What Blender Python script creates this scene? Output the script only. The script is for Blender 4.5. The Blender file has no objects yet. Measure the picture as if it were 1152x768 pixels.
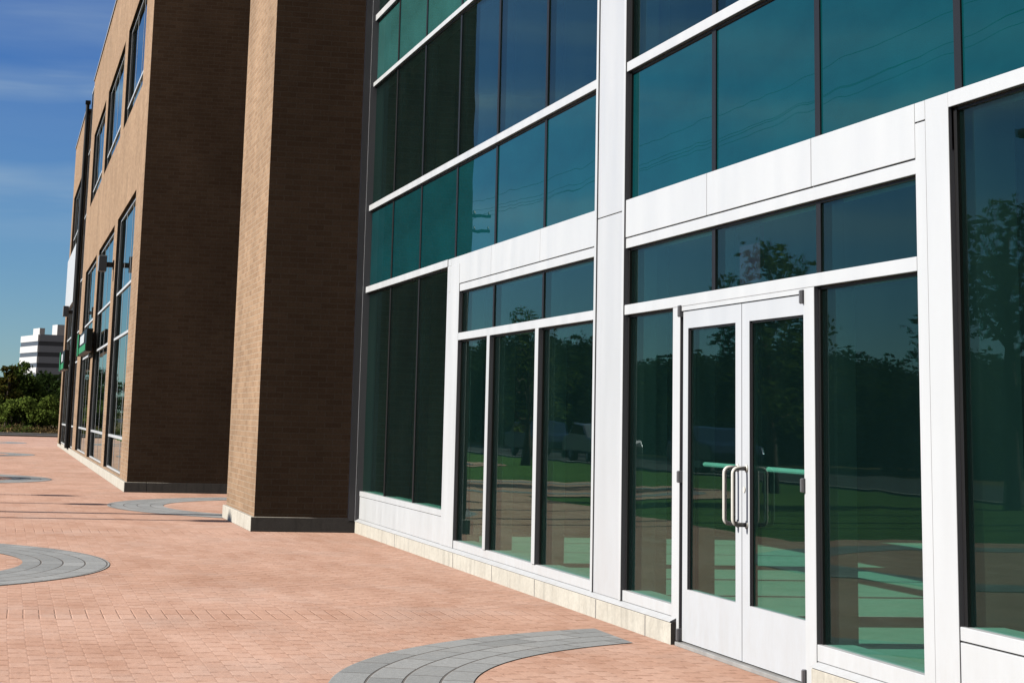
import bpy, math, random
import numpy as np
from mathutils import Matrix, Vector

rnd = random.Random(7)
S = bpy.context.scene
COL = S.collection
R = math.radians

# ------------------------------------------------------------------ materials
MATS = {}


def new_mat(name):
    m = bpy.data.materials.new(name)
    m.use_nodes = True
    nt = m.node_tree
    nt.nodes.clear()
    out = nt.nodes.new('ShaderNodeOutputMaterial')
    MATS[name] = m
    return m, nt, out


def N(nt, kind, **kw):
    n = nt.nodes.new(kind)
    for k, v in kw.items():
        if k in n.inputs.keys():
            n.inputs[k].default_value = v
        else:
            setattr(n, k, v)
    return n


def L(nt, a, b):
    nt.links.new(a, b)


def math_node(nt, op, a, b=None, c=None):
    n = nt.nodes.new('ShaderNodeMath')
    n.operation = op
    for i, v in enumerate((a, b, c)):
        if v is None:
            continue
        if isinstance(v, (int, float)):
            n.inputs[i].default_value = v
        else:
            L(nt, v, n.inputs[i])
    return n.outputs[0]


def mix_col(nt, fac, a, b, mode='MIX'):
    n = nt.nodes.new('ShaderNodeMix')
    n.data_type = 'RGBA'
    n.blend_type = mode
    for i, v in ((0, fac), (6, a), (7, b)):
        if isinstance(v, (int, float)):
            n.inputs[i].default_value = v
        elif isinstance(v, tuple):
            n.inputs[i].default_value = (*v, 1)
        else:
            L(nt, v, n.inputs[i])
    return n.outputs[2]


def ramp(nt, fac, stops):
    n = nt.nodes.new('ShaderNodeValToRGB')
    e = n.color_ramp.elements
    while len(e) < len(stops):
        e.new(0.5)
    for k, (pos, c) in enumerate(stops):
        e[k].position = pos
        e[k].color = (*c, 1) if isinstance(c, tuple) else (c, c, c, 1)
    L(nt, fac, n.inputs[0])
    return n.outputs[0]


def noise(nt, vec, scale, detail=3, rough=.5):
    n = nt.nodes.new('ShaderNodeTexNoise')
    n.inputs['Scale'].default_value = scale
    n.inputs['Detail'].default_value = detail
    n.inputs['Roughness'].default_value = rough
    if vec is not None:
        L(nt, vec, n.inputs['Vector'])
    return n.outputs[0]


def obj_coord(nt):
    return nt.nodes.new('ShaderNodeTexCoord').outputs['Object']


def world_pos(nt):
    return nt.nodes.new('ShaderNodeNewGeometry').outputs['Position']


def scaled(nt, vec, s):
    n = nt.nodes.new('ShaderNodeMapping')
    n.inputs['Scale'].default_value = s
    L(nt, vec, n.inputs['Vector'])
    return n.outputs[0]


def bump(nt, h, strength=.3, dist=.01):
    n = nt.nodes.new('ShaderNodeBump')
    n.inputs['Strength'].default_value = strength
    n.inputs['Distance'].default_value = dist
    L(nt, h, n.inputs['Height'])
    return n.outputs[0]


def principled(nt, out, col, rough=.6, metal=0., spec=.4, normal=None):
    b = nt.nodes.new('ShaderNodeBsdfPrincipled')
    for key, v in (('Base Color', col), ('Roughness', rough), ('Metallic', metal), ('Specular IOR Level', spec)):
        if isinstance(v, tuple):
            b.inputs[key].default_value = (*v, 1)
        elif isinstance(v, (int, float)):
            b.inputs[key].default_value = v
        else:
            L(nt, v, b.inputs[key])
    if normal is not None:
        L(nt, normal, b.inputs['Normal'])
    L(nt, b.outputs[0], out.inputs[0])
    return b


def plain(name, col, rough=.5, metal=0., spec=.4, var=.06, scale=3., bstr=0.):
    m, nt, out = new_mat(name)
    p = world_pos(nt)
    nz = noise(nt, p, scale, 4)
    lo = tuple(max(0, c * (1 - var)) for c in col)
    hi = tuple(c * (1 + var) for c in col)
    c = ramp(nt, nz, [(.3, lo), (.7, hi)])
    nrm = bump(nt, noise(nt, p, scale * 12, 3), bstr, .004) if bstr else None
    principled(nt, out, c, rough, metal, spec, nrm)
    return m


def painted_metal(name, col, rough=.42):
    """powder coated aluminium: faint streaks of dust and grazing sheen"""
    m, nt, out = new_mat(name)
    p = world_pos(nt)
    a = noise(nt, scaled(nt, p, (2.2, 2.2, .35)), 2.5, 5, .6)
    b = noise(nt, p, 22, 3)
    f = math_node(nt, 'ADD', math_node(nt, 'MULTIPLY', a, .8), math_node(nt, 'MULTIPLY', b, .2))
    c = ramp(nt, f, [(.3, tuple(x * .98 for x in col)), (.7, tuple(min(1, x * 1.03) for x in col))])
    # splash dirt in the lowest half metre and thin run-off streaks
    sz = nt.nodes.new('ShaderNodeSeparateXYZ'); L(nt, p, sz.inputs[0])
    low = ramp(nt, sz.outputs[2], [(.10, 1.), (.62, 0.)])
    sp_ = ramp(nt, noise(nt, scaled(nt, p, (6, 6, 2.5)), 2.2, 6, .7), [(.38, 0.), (.68, 1.)])
    run = ramp(nt, noise(nt, scaled(nt, p, (9, 9, .22)), 3., 4, .6), [(.58, 0.), (.74, 1.)])
    dirt = math_node(nt, 'ADD', math_node(nt, 'MULTIPLY', math_node(nt, 'MULTIPLY', low, sp_), .2), math_node(nt, 'MULTIPLY', run, .03))
    c = mix_col(nt, dirt, c, (.42, .38, .32))
    rg = ramp(nt, a, [(.3, rough - .08), (.7, rough + .1)])
    nrm = bump(nt, noise(nt, p, 2.2, 2), .05, .02)
    principled(nt, out, c, rg, 0., .5, nrm)


painted_metal('white_metal', (.645, .655, .665))
painted_metal('column_metal', (.59, .60, .615))
painted_metal('door_metal', (.60, .615, .64))
painted_metal('grey_metal', (.40, .405, .42), .5)
plain('gasket', (.012, .012, .013), .5, var=.1)
plain('hinge_grey', (.17, .17, .18), .4, .3)
plain('steel', (.84, .81, .74), .35, .0, .5, .03, 20)
plain('inner_metal', (.30, .31, .31), .5)
plain('threshold', (.42, .41, .39), .5, .2, bstr=.1, var=.15, scale=8)
plain('reflection_maroon', (.115, .022, .075), .6, var=.03)
plain('pipe_and_shade_black', (.012, .012, .013), .5)
plain('lamp_metal', (.33, .35, .38), .45)
plain('lamp_dark', (.04, .04, .045), .5)
plain('sign_black', (.012, .014, .013), .4)
plain('sign_green', (.03, .28, .10), .4, var=.03)
plain('sign_white', (.70, .72, .74), .4, var=.03)
plain('far_white', (.74, .73, .72), .8)
plain('roof_and_shade_grey', (.42, .45, .50), .8)
plain('far_glass', (.10, .11, .135), .4)
plain('bark', (.075, .055, .04), .9, var=.3, scale=8, bstr=.5)
plain('wood_pole', (.09, .07, .055), .9, var=.2, scale=6)
plain('wire', (.015, .015, .016), .6)
plain('car_silver', (.35, .36, .38), .3, .5)
plain('car_blue', (.03, .05, .12), .3, .2)
plain('car_glass', (.01, .012, .014), .08)
plain('tyre', (.012, .012, .012), .8)
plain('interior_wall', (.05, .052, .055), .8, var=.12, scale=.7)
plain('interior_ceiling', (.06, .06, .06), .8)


def brick_mat(name, c1, c2, mortar, shift):
    m, nt, out = new_mat(name)
    g = nt.nodes.new('ShaderNodeNewGeometry')
    sp = nt.nodes.new('ShaderNodeSeparateXYZ'); L(nt, g.outputs['Position'], sp.inputs[0])
    sn = nt.nodes.new('ShaderNodeSeparateXYZ'); L(nt, g.outputs['True Normal'], sn.inputs[0])
    ax = math_node(nt, 'ABSOLUTE', sn.outputs[0]); ay = math_node(nt, 'ABSOLUTE', sn.outputs[1])
    u = math_node(nt, 'ADD', math_node(nt, 'MULTIPLY', sp.outputs[0], ay), math_node(nt, 'MULTIPLY', sp.outputs[1], ax))
    cv = nt.nodes.new('ShaderNodeCombineXYZ')
    L(nt, math_node(nt, 'ADD', u, shift), cv.inputs[0]); L(nt, sp.outputs[2], cv.inputs[1])
    bt = nt.nodes.new('ShaderNodeTexBrick')
    bt.offset = .5
    for k, v in (('Scale', 1.), ('Mortar Size', .0065), ('Mortar Smooth', .2), ('Bias', 0.), ('Brick Width', .205), ('Row Height', .068)):
        bt.inputs[k].default_value = v
    bt.inputs['Color1'].default_value = (*c1, 1)
    bt.inputs['Color2'].default_value = (*c2, 1)
    bt.inputs['Mortar'].default_value = (*mortar, 1)
    L(nt, cv.outputs[0], bt.inputs['Vector'])
    big = noise(nt, scaled(nt, g.outputs['Position'], (1, 1, .55)), 1.1, 5, .65)
    fine = noise(nt, g.outputs['Position'], 45, 3)
    c = mix_col(nt, 1., bt.outputs[0], ramp(nt, big, [(.25, .78), (.75, 1.16)]), 'MULTIPLY')
    c = mix_col(nt, 1., c, ramp(nt, fine, [(.3, .86), (.7, 1.1)]), 'MULTIPLY')
    h = math_node(nt, 'ADD', math_node(nt, 'MULTIPLY', bt.outputs['Fac'], -1.), math_node(nt, 'MULTIPLY', fine, .5))
    principled(nt, out, c, .9, 0, .15, bump(nt, h, .5, .006))


brick_mat('brick', (.455, .30, .188), (.355, .225, .138), (.45, .335, .235), 0.)


def concrete_mat():
    m, nt, out = new_mat('plinth_concrete')
    p = world_pos(nt)
    a = noise(nt, p, 3.0, 6, .7)
    b = noise(nt, p, 40, 4, .6)
    st = noise(nt, scaled(nt, p, (9, 9, 1.2)), 1.2, 4, .7)
    c = ramp(nt, a, [(.3, (.56, .51, .43)), (.7, (.68, .63, .54))])
    c = mix_col(nt, 1., c, ramp(nt, st, [(.28, .78), (.5, 1.), (.75, 1.05)]), 'MULTIPLY')
    c = mix_col(nt, 1., c, ramp(nt, b, [(.3, .9), (.7, 1.06)]), 'MULTIPLY')
    principled(nt, out, c, .9, 0, .2, bump(nt, b, .3, .006))


concrete_mat()


def glass_mat():
    m, nt, out = new_mat('tinted_glass')
    p = obj_coord(nt)
    info = nt.nodes.new('ShaderNodeObjectInfo')
    n1 = nt.nodes.new('ShaderNodeTexNoise'); n1.noise_dimensions = '4D'
    n1.inputs['Scale'].default_value = 1.3; n1.inputs['Detail'].default_value = 1.5
    L(nt, p, n1.inputs['Vector']); L(nt, math_node(nt, 'MULTIPLY', info.outputs['Random'], 40.), n1.inputs['W'])
    nrm = bump(nt, n1.outputs[0], 1., .0016)
    lw = nt.nodes.new('ShaderNodeLayerWeight'); lw.inputs[0].default_value = .5
    sch = math_node(nt, 'POWER', lw.outputs['Facing'], 5.)
    F = math_node(nt, 'ADD', math_node(nt, 'MULTIPLY', sch, .64), .040)
    tr = N(nt, 'ShaderNodeBsdfTransparent'); tr.inputs[0].default_value = (.60, .84, .765, 1)
    gl = N(nt, 'ShaderNodeBsdfGlossy'); gl.inputs['Color'].default_value = (.83, .95, .91, 1)
    gl.inputs['Roughness'].default_value = 0.0
    L(nt, nrm, gl.inputs['Normal'])
    mx = nt.nodes.new('ShaderNodeMixShader')
    L(nt, F, mx.inputs[0]); L(nt, tr.outputs[0], mx.inputs[1]); L(nt, gl.outputs[0], mx.inputs[2])
    # thin uneven teal film of dust, painted in as faint light over black panes
    df = N(nt, 'ShaderNodeBsdfDiffuse')
    fl = noise(nt, scaled(nt, p, (1.6, 1., .35)), 1.6, 4, .6)
    L(nt, ramp(nt, fl, [(.3, (.0010, .0030, .0032)), (.7, (.0030, .0068, .0066))]), df.inputs[0])
    ad = nt.nodes.new('ShaderNodeAddShader')
    L(nt, mx.outputs[0], ad.inputs[0]); L(nt, df.outputs[0], ad.inputs[1])
    L(nt, ad.outputs[0], out.inputs[0])


def spandrel_mat(name, col, refl=1.5):
    m, nt, out = new_mat(name)
    p = obj_coord(nt)
    info = nt.nodes.new('ShaderNodeObjectInfo')
    n1 = nt.nodes.new('ShaderNodeTexNoise'); n1.noise_dimensions = '4D'
    n1.inputs['Scale'].default_value = 1.3; n1.inputs['Detail'].default_value = 1.5
    L(nt, p, n1.inputs['Vector']); L(nt, math_node(nt, 'MULTIPLY', info.outputs['Random'], 40.), n1.inputs['W'])
    nrm = bump(nt, n1.outputs[0], 1., .0016)
    lw = nt.nodes.new('ShaderNodeLayerWeight'); lw.inputs[0].default_value = .5
    sch = math_node(nt, 'POWER', lw.outputs['Facing'], 5.)
    F = math_node(nt, 'MINIMUM', math_node(nt, 'MULTIPLY', math_node(nt, 'ADD', math_node(nt, 'MULTIPLY', sch, .72), .045), refl), 1.)
    df = N(nt, 'ShaderNodeBsdfDiffuse')
    cl = ramp(nt, noise(nt, scaled(nt, p, (1., 1., 2.)), .9, 4, .6), [(.3, tuple(x * .8 for x in col)), (.7, tuple(x * 1.2 for x in col))])
    L(nt, cl, df.inputs[0])
    gl = N(nt, 'ShaderNodeBsdfGlossy'); gl.inputs['Color'].default_value = (.83, .95, .91, 1)
    gl.inputs['Roughness'].default_value = 0.0
    L(nt, nrm, gl.inputs['Normal'])
    mx = nt.nodes.new('ShaderNodeMixShader')
    L(nt, F, mx.inputs[0]); L(nt, df.outputs[0], mx.inputs[1]); L(nt, gl.outputs[0], mx.inputs[2])
    L(nt, mx.outputs[0], out.inputs[0])


glass_mat()
spandrel_mat('spandrel_dark', (.003, .056, .064), 1.2)
spandrel_mat('spandrel_teal', (.035, .15, .14))
spandrel_mat('brick_window_glass', (.008, .012, .013), 1.35)


def paver_mat():
    m, nt, out = new_mat('brick_pavers')
    p = world_pos(nt)
    # slight lay-out wander so that the courses are not ruler straight
    wob = nt.nodes.new('ShaderNodeTexNoise'); wob.inputs['Scale'].default_value = .35; wob.inputs['Detail'].default_value = 2
    L(nt, p, wob.inputs['Vector'])
    wv = nt.nodes.new('ShaderNodeVectorMath'); wv.operation = 'SCALE'; wv.inputs['Scale'].default_value = .035
    L(nt, wob.outputs['Color'], wv.inputs[0])
    av = nt.nodes.new('ShaderNodeVectorMath'); av.operation = 'ADD'
    L(nt, p, av.inputs[0]); L(nt, wv.outputs[0], av.inputs[1])
    sp = nt.nodes.new('ShaderNodeSeparateXYZ'); L(nt, av.outputs[0], sp.inputs[0])
    X, Y = sp.outputs[0], sp.outputs[1]

    BW, BL = .105, .215
    M = lambda op, a, b=None: math_node(nt, op, a, b)
    v = M('DIVIDE', Y, BW); row = M('FLOOR', v); fv = M('SUBTRACT', v, row)
    jit = nt.nodes.new('ShaderNodeTexWhiteNoise'); jit.noise_dimensions = '1D'; L(nt, row, jit.inputs['W'])
    # soldier courses every 9.4 m along the walk: pavers laid side by side, not staggered
    t = M('FRACT', M('DIVIDE', M('SUBTRACT', X, 13.45), 9.36))
    band = M('LESS_THAN', t, .066)
    nb = M('SUBTRACT', 1., band)
    off = M('ADD', M('MULTIPLY', M('FLOORED_MODULO', row, 2.), .5), M('MULTIPLY', jit.outputs[0], .22))
    u = M('ADD', M('DIVIDE', X, BL), off)
    col_ = M('FLOOR', u); fu = M('SUBTRACT', u, col_)
    us = M('MULTIPLY', t, 9.36 / .31); fs = M('FRACT', us)
    end = M('ADD', M('MULTIPLY', M('MULTIPLY', M('MINIMUM', fu, M('SUBTRACT', 1., fu)), BL), nb), M('MULTIPLY', M('MULTIPLY', M('MINIMUM', fs, M('SUBTRACT', 1., fs)), .31), band))
    side = M('MULTIPLY', M('MINIMUM', fv, M('SUBTRACT', 1., fv)), BW)
    idv = nt.nodes.new('ShaderNodeCombineXYZ')
    L(nt, M('ADD', M('MULTIPLY', col_, nb), M('MULTIPLY', M('ADD', M('FLOOR', us), 500.), band)), idv.inputs[0]); L(nt, row, idv.inputs[1])
    wn = nt.nodes.new('ShaderNodeTexWhiteNoise'); wn.noise_dimensions = '2D'; L(nt, idv.outputs[0], wn.inputs['Vector'])
    # butt-end joints drawn wide and dark, painting in chamfer shadow; side joints laid tight
    end_mask = ramp(nt, noise(nt, p, 9, 3, .6), [(.40, .15), (.60, 1.)])
    je = M('MULTIPLY', ramp(nt, end, [(.012, 1.), (.030, 0.)]), end_mask)
    js = M('MULTIPLY', ramp(nt, side, [(.001, 1.), (.006, 0.)]), M('ADD', .16, M('MULTIPLY', band, .6)))
    fac = M('MAXIMUM', je, js)
    c = ramp(nt, wn.outputs[0], [(0., (.735, .445, .325)), (.5, (.775, .483, .358)), (1., (.81, .52, .395))])
    c = mix_col(nt, math_node(nt, 'MULTIPLY', fac, .68), c, (.46, .245, .165))
    spots = ramp(nt, noise(nt, p, 5.5, 2, .5), [(.70, 0.), (.76, .45)])
    c = mix_col(nt, spots, c, (.40, .26, .20))
    # individual paver tone and worn, dusty patches
    big = noise(nt, p, .28, 5, .6)
    mid = noise(nt, scaled(nt, p, (.5, 1.4, 1)), 1.3, 4, .6)
    fine = noise(nt, p, 30, 4, .7)
    c = mix_col(nt, 1., c, ramp(nt, big, [(.3, (.90, .86, .83)), (.7, (1.07, 1.09, 1.11))]), 'MULTIPLY')
    c = mix_col(nt, 1., c, ramp(nt, mid, [(.28, (.84, .78, .74)), (.5, (.98, .97, .96)), (.72, (1.08, 1.08, 1.08))]), 'MULTIPLY')
    c = mix_col(nt, 1., c, ramp(nt, fine, [(.25, .84), (.75, 1.1)]), 'MULTIPLY')
    dust = ramp(nt, noise(nt, p, .8, 6, .7), [(.5, 0.), (.72, .35)])
    c = mix_col(nt, dust, c, (.66, .52, .45))
    h = math_node(nt, 'ADD', math_node(nt, 'MULTIPLY', fac, -1.), math_node(nt, 'MULTIPLY', fine, .4))
    principled(nt, out, c, .85, 0, .2, bump(nt, h, .6, .006))


paver_mat()


def ring_mat():
    m, nt, out = new_mat('grey_pavers')
    p = obj_coord(nt)
    sp = nt.nodes.new('ShaderNodeSeparateXYZ'); L(nt, p, sp.inputs[0])
    r = math_node(nt, 'SQRT', math_node(nt, 'ADD', math_node(nt, 'MULTIPLY', sp.outputs[0], sp.outputs[0]), math_node(nt, 'MULTIPLY', sp.outputs[1], sp.outputs[1])))
    a = math_node(nt, 'MULTIPLY', math_node(nt, 'ARCTAN2', sp.outputs[1], sp.outputs[0]), 3.3)
    cv = nt.nodes.new('ShaderNodeCombineXYZ'); L(nt, a, cv.inputs[0]); L(nt, r, cv.inputs[1])
    bt = nt.nodes.new('ShaderNodeTexBrick'); bt.offset = .4
    for k, v in (('Scale', 1.), ('Mortar Size', .009), ('Mortar Smooth', .5), ('Brick Width', .42), ('Row Height', .195)):
        bt.inputs[k].default_value = v
    bt.inputs['Color1'].default_value = (.34, .347, .342, 1)
    bt.inputs['Color2'].default_value = (.455, .46, .45, 1)
    bt.inputs['Mortar'].default_value = (.20, .18, .165, 1)
    L(nt, cv.outputs[0], bt.inputs['Vector'])
    fine = noise(nt, p, 26, 5, .7)
    big = noise(nt, p, 1.5, 4, .6)
    c = mix_col(nt, 1., bt.outputs[0], ramp(nt, fine, [(.25, .8), (.75, 1.15)]), 'MULTIPLY')
    c = mix_col(nt, ramp(nt, big, [(.5, 0.), (.75, .3)]), c, (.48, .45, .41))
    h = math_node(nt, 'ADD', math_node(nt, 'MULTIPLY', bt.outputs['Fac'], -1.), math_node(nt, 'MULTIPLY', fine, .4))
    principled(nt, out, c, .85, 0, .2, bump(nt, h, .6, .007))


ring_mat()


def floor_tile_mat():
    m, nt, out = new_mat('floor_tile')
    p = world_pos(nt)
    c = ramp(nt, noise(nt, p, 2.5, 5, .6), [(.3, (.50, .51, .48)), (.7, (.60, .61, .58))])
    principled(nt, out, c, .55, 0, .3)


floor_tile_mat()


def grass_mat():
    m, nt, out = new_mat('lawn_grass')
    p = world_pos(nt)
    a = noise(nt, p, .25, 4, .6); b = noise(nt, p, 14, 5, .7)
    c = ramp(nt, a, [(.3, (.075, .17, .03)), (.7, (.12, .235, .045))])
    c = mix_col(nt, 1., c, ramp(nt, b, [(.25, .6), (.75, 1.25)]), 'MULTIPLY')
    principled(nt, out, c, .9, 0, .15, bump(nt, b, .8, .05))


def terrain_mat():
    m, nt, out = new_mat('dry_ground')
    p = world_pos(nt)
    a = noise(nt, p, .12, 5, .6); b = noise(nt, p, 3, 5, .7)
    c = ramp(nt, a, [(.35, (.07, .075, .025)), (.65, (.17, .125, .06))])
    c = mix_col(nt, 1., c, ramp(nt, b, [(.25, .6), (.75, 1.25)]), 'MULTIPLY')
    principled(nt, out, c, .95, 0, .1)


grass_mat()
terrain_mat()
plain('asphalt', (.05, .05, .052), .9, var=.2, scale=1.5, bstr=.3)
plain('kerb_concrete', (.34, .33, .31), .9, var=.12, scale=2, bstr=.3)


def leaf_mat(name, c1, c2):
    m, nt, out = new_mat(name)
    g = nt.nodes.new('ShaderNodeNewGeometry')
    c = ramp(nt, g.outputs['Random Per Island'], [(0., c1), (1., c2)])
    c = mix_col(nt, 1., c, ramp(nt, noise(nt, g.outputs['Position'], .7, 3), [(.3, .7), (.7, 1.25)]), 'MULTIPLY')
    d = N(nt, 'ShaderNodeBsdfDiffuse'); L(nt, c, d.inputs[0])
    t = N(nt, 'ShaderNodeBsdfTranslucent'); L(nt, c, t.inputs[0])
    mx = nt.nodes.new('ShaderNodeMixShader'); mx.inputs[0].default_value = .3
    L(nt, d.outputs[0], mx.inputs[1]); L(nt, t.outputs[0], mx.inputs[2]); L(nt, mx.outputs[0], out.inputs[0])


leaf_mat('leaf_dark', (.022, .038, .012), (.045, .075, .02))
leaf_mat('leaf_mid', (.06, .095, .022), (.115, .165, .035))
leaf_mat('leaf_light', (.11, .165, .034), (.20, .265, .052))
leaf_mat('leaf_autumn', (.055, .085, .018), (.14, .11, .025))
leaf_mat('leaf_dry', (.16, .11, .05), (.28, .20, .09))

# ------------------------------------------------------------------ mesh helpers


def world_of(o):
    m = o.matrix_parent_inverse @ o.matrix_basis
    return world_of(o.parent) @ m if o.parent else o.matrix_basis.copy()


class MB:
    def __init__(s):
        s.v = []; s.f = []

    def box(s, x0, x1, y0, y1, z0, z1):
        if x0 > x1: x0, x1 = x1, x0
        if y0 > y1: y0, y1 = y1, y0
        if z0 > z1: z0, z1 = z1, z0
        n = len(s.v)
        s.v += [(x0, y0, z0), (x1, y0, z0), (x1, y1, z0), (x0, y1, z0), (x0, y0, z1), (x1, y0, z1), (x1, y1, z1), (x0, y1, z1)]
        s.f += [tuple(n + i for i in q) for q in ((3, 2, 1, 0), (4, 5, 6, 7), (0, 1, 5, 4), (1, 2, 6, 5), (2, 3, 7, 6), (3, 0, 4, 7))]
        return s

    def prism(s, pts, axis, a0, a1):
        """closed outline extruded along an axis"""
        n = len(s.v); k = len(pts)
        for a in (a0, a1):
            for p in pts:
                q = list(p); q.insert(axis, a); s.v.append(tuple(q))
        s.f.append(tuple(range(n, n + k))[::-1]); s.f.append(tuple(range(n + k, n + 2 * k)))
        for i in range(k):
            j = (i + 1) % k
            s.f.append((n + i, n + j, n + k + j, n + k + i))
        return s

    def tube(s, path, r, seg=10, caps=True):
        path = [Vector(p) for p in path]
        rs = r if isinstance(r, (list, tuple)) else [r] * len(path)
        n0 = len(s.v)
        prev = None
        for i, p in enumerate(path):
            t = (path[min(i + 1, len(path) - 1)] - path[max(i - 1, 0)]).normalized()
            if prev is None:
                ref = Vector((0, 0, 1)) if abs(t.z) < .9 else Vector((1, 0, 0))
                u = t.cross(ref).normalized()
            else:
                u = (prev - t * prev.dot(t)).normalized()
            prev = u
            w = t.cross(u)
            for k in range(seg):
                a = 2 * math.pi * k / seg
                q = p + (u * math.cos(a) + w * math.sin(a)) * rs[i]
                s.v.append(tuple(q))
        for i in range(len(path) - 1):
            for k in range(seg):
                a = n0 + i * seg + k; b = n0 + i * seg + (k + 1) % seg
                s.f.append((a, b, b + seg, a + seg))
        if caps:
            s.f.append(tuple(n0 + k for k in range(seg))[::-1])
            e = n0 + (len(path) - 1) * seg
            s.f.append(tuple(e + k for k in range(seg)))
        return s

    def build(s, name, mat, parent=None, bevel=0., smooth=False, center=False):
        me = bpy.data.meshes.new(name)
        v = s.v
        o = bpy.data.objects.new(name, me)
        if center:
            a = np.array(v); c = (a.min(0) + a.max(0)) / 2
            v = [tuple(q) for q in (a - c)]
            o.location = c
        me.from_pydata(v, [], s.f)
        me.materials.append(MATS[mat])
        import bmesh
        bm = bmesh.new(); bm.from_mesh(me)
        bmesh.ops.recalc_face_normals(bm, faces=bm.faces)
        bm.to_mesh(me); bm.free()
        if smooth:
            me.polygons.foreach_set('use_smooth', [True] * len(me.polygons))
        COL.objects.link(o)
        if bevel:
            m = o.modifiers.new('bevel', 'BEVEL'); m.width = bevel; m.segments = 2; m.limit_method = 'ANGLE'
            m.harden_normals = False
        if parent is not None:
            o.parent = parent
            o.matrix_parent_inverse = world_of(parent).inverted()
        return o


def box(name, mat, x0, x1, y0, y1, z0, z1, parent=None, bevel=0., center=False):
    return MB().box(x0, x1, y0, y1, z0, z1).build(name, mat, parent, bevel, center=center)


def thing(name, label, cat, loc, rz=0., group=None):
    o = bpy.data.objects.new(name, None)
    o.empty_display_size = .3
    o.location = loc; o.rotation_euler = (0, 0, rz)
    COL.objects.link(o)
    o['label'] = label; o['category'] = cat
    if group: o['group'] = group
    return o


def tag(o, label, cat, group=None):
    o['label'] = label; o['category'] = cat
    if group: o['group'] = group
    return o


def struct(o, kind='structure'):
    o['kind'] = kind
    return o


def dup(root, loc, rz=0., scale=1., label=None, group=None):
    r = root.copy(); COL.objects.link(r)
    r.location = loc; r.rotation_euler = (0, 0, rz)
    r.scale = (scale,) * 3 if isinstance(scale, (int, float)) else scale
    if label: r['label'] = label
    if group: r['group'] = group
    for ch in root.children:
        c = ch.copy(); COL.objects.link(c); c.parent = r
        for g in ch.children:
            d = g.copy(); COL.objects.link(d); d.parent = c
    return r


# ------------------------------------------------------------------ ground
FY = -4.2327          # face of the curtain wall frames
GY = FY - .038        # outer face of the glass


def sheet(name, mat, outline, z, kind='structure'):
    me = bpy.data.meshes.new(name)
    me.from_pydata([(x, y, z) for x, y in outline], [], [tuple(range(len(outline)))])
    me.materials.append(MATS[mat])
    o = bpy.data.objects.new(name, me); COL.objects.link(o)
    return struct(o, kind)


def rect(x0, x1, y0, y1):
    return [(x0, y0), (x1, y0), (x1, y1), (x0, y1)]


sheet('ground', 'dry_ground', rect(-1500, 3200, -2500, 2500), -.06)
sheet('plaza', 'brick_pavers', rect(-30, 101.5, -6.0, 1.0), 0.)
sheet('lawn', 'lawn_grass', rect(-30, 101.5, 1.0, 11.0), -.02)
sheet('road', 'asphalt', rect(-200, 400, 11.2, 19.), -.05)
sheet('side_road', 'asphalt', rect(102.3, 109.5, -120, 11.1), -.04)
MB().box(-200, 400, 11.0, 11.2, -.06, .03).build('kerb', 'kerb_concrete')['kind'] = 'structure'
MB().box(101.5, 102.3, -60, 10.9, -.06, .10).build('kerb', 'kerb_concrete', bevel=.02)['kind'] = 'structure'
MB().box(109.5, 109.8, -120, 10.9, -.06, .09).build('kerb', 'kerb_concrete', bevel=.02)['kind'] = 'structure'


def disc(cx, cy, r0, r1, ymin, ymax, name, mat, z, seg=220):
    """annulus (or disc) clipped to ymin..ymax, origin at its centre"""
    v = []; f = []
    for i in range(seg + 1):
        a = 2 * math.pi * i / seg
        for r in (r0, r1):
            v.append((r * math.cos(a), r * math.sin(a), 0))
    for i in range(seg):
        f.append((2 * i, 2 * i + 1, 2 * i + 3, 2 * i + 2))
    me = bpy.data.meshes.new(name)
    me.from_pydata(v, [], f)
    import bmesh
    bm = bmesh.new(); bm.from_mesh(me)
    bmesh.ops.remove_doubles(bm, verts=bm.verts, dist=1e-5)
    for lim, sgn in ((ymin - cy, -1), (ymax - cy, 1)):
        bmesh.ops.bisect_plane(bm, geom=bm.verts[:] + bm.edges[:] + bm.faces[:], plane_co=(0, lim, 0), plane_no=(0, sgn, 0), clear_outer=True)
    bmesh.ops.recalc_face_normals(bm, faces=bm.faces)
    for fc in bm.faces:
        if fc.normal.z < 0: fc.normal_flip()
    bm.to_mesh(me); bm.free()
    me.materials.append(MATS[mat])
    o = bpy.data.objects.new(name, me); o.location = (cx, cy, z); COL.objects.link(o)
    return struct(o)


# grey paving rings: on the building side at the door and beyond the pier, on the lawn side between them
disc(9.42, -5.335, 2.95, 3.70, -3.97, 9, 'paving_ring', 'grey_pavers', .004)
disc(29.25, -5.52, 3.13, 3.95, -4.25, 9, 'paving_ring', 'grey_pavers', .004)
for cx in (18.3, 39.9, 61.0, 82.0):
    disc(cx, 2.5, .01, 4.6, 1.0, 9, 'paved_bay', 'brick_pavers', .001)
    disc(cx, 2.5, 2.76, 3.53, -9, 9, 'paving_ring', 'grey_pavers', .005)

# ------------------------------------------------------------------ curtain wall building
GB = thing('glass_building', 'curtain wall building of teal glass in white metal frames with double entrance doors', 'building', (16, FY, 0))
XL = 23.335           # left end of the curtain wall
XR = -8.0             # right end, far outside the frame
XC0, XC1 = 13.07, 13.79          # white column
XP0, XP1 = 18.28, 18.80          # white post
XD0, XD1 = 8.17, 8.52            # white column right of the doors


def pane(x0, x1, z0, z1, mat='tinted_glass', name='window_pane', label=None, parent=None):
    o = box(name, mat, x0, x1, GY - .024, GY, z0, z1, parent or GB, center=True)
    o.rotation_euler = (R(rnd.uniform(-.05, .05)), 0, R(rnd.uniform(-.05, .05)))
    if label: o['label'] = label
    return o


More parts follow.
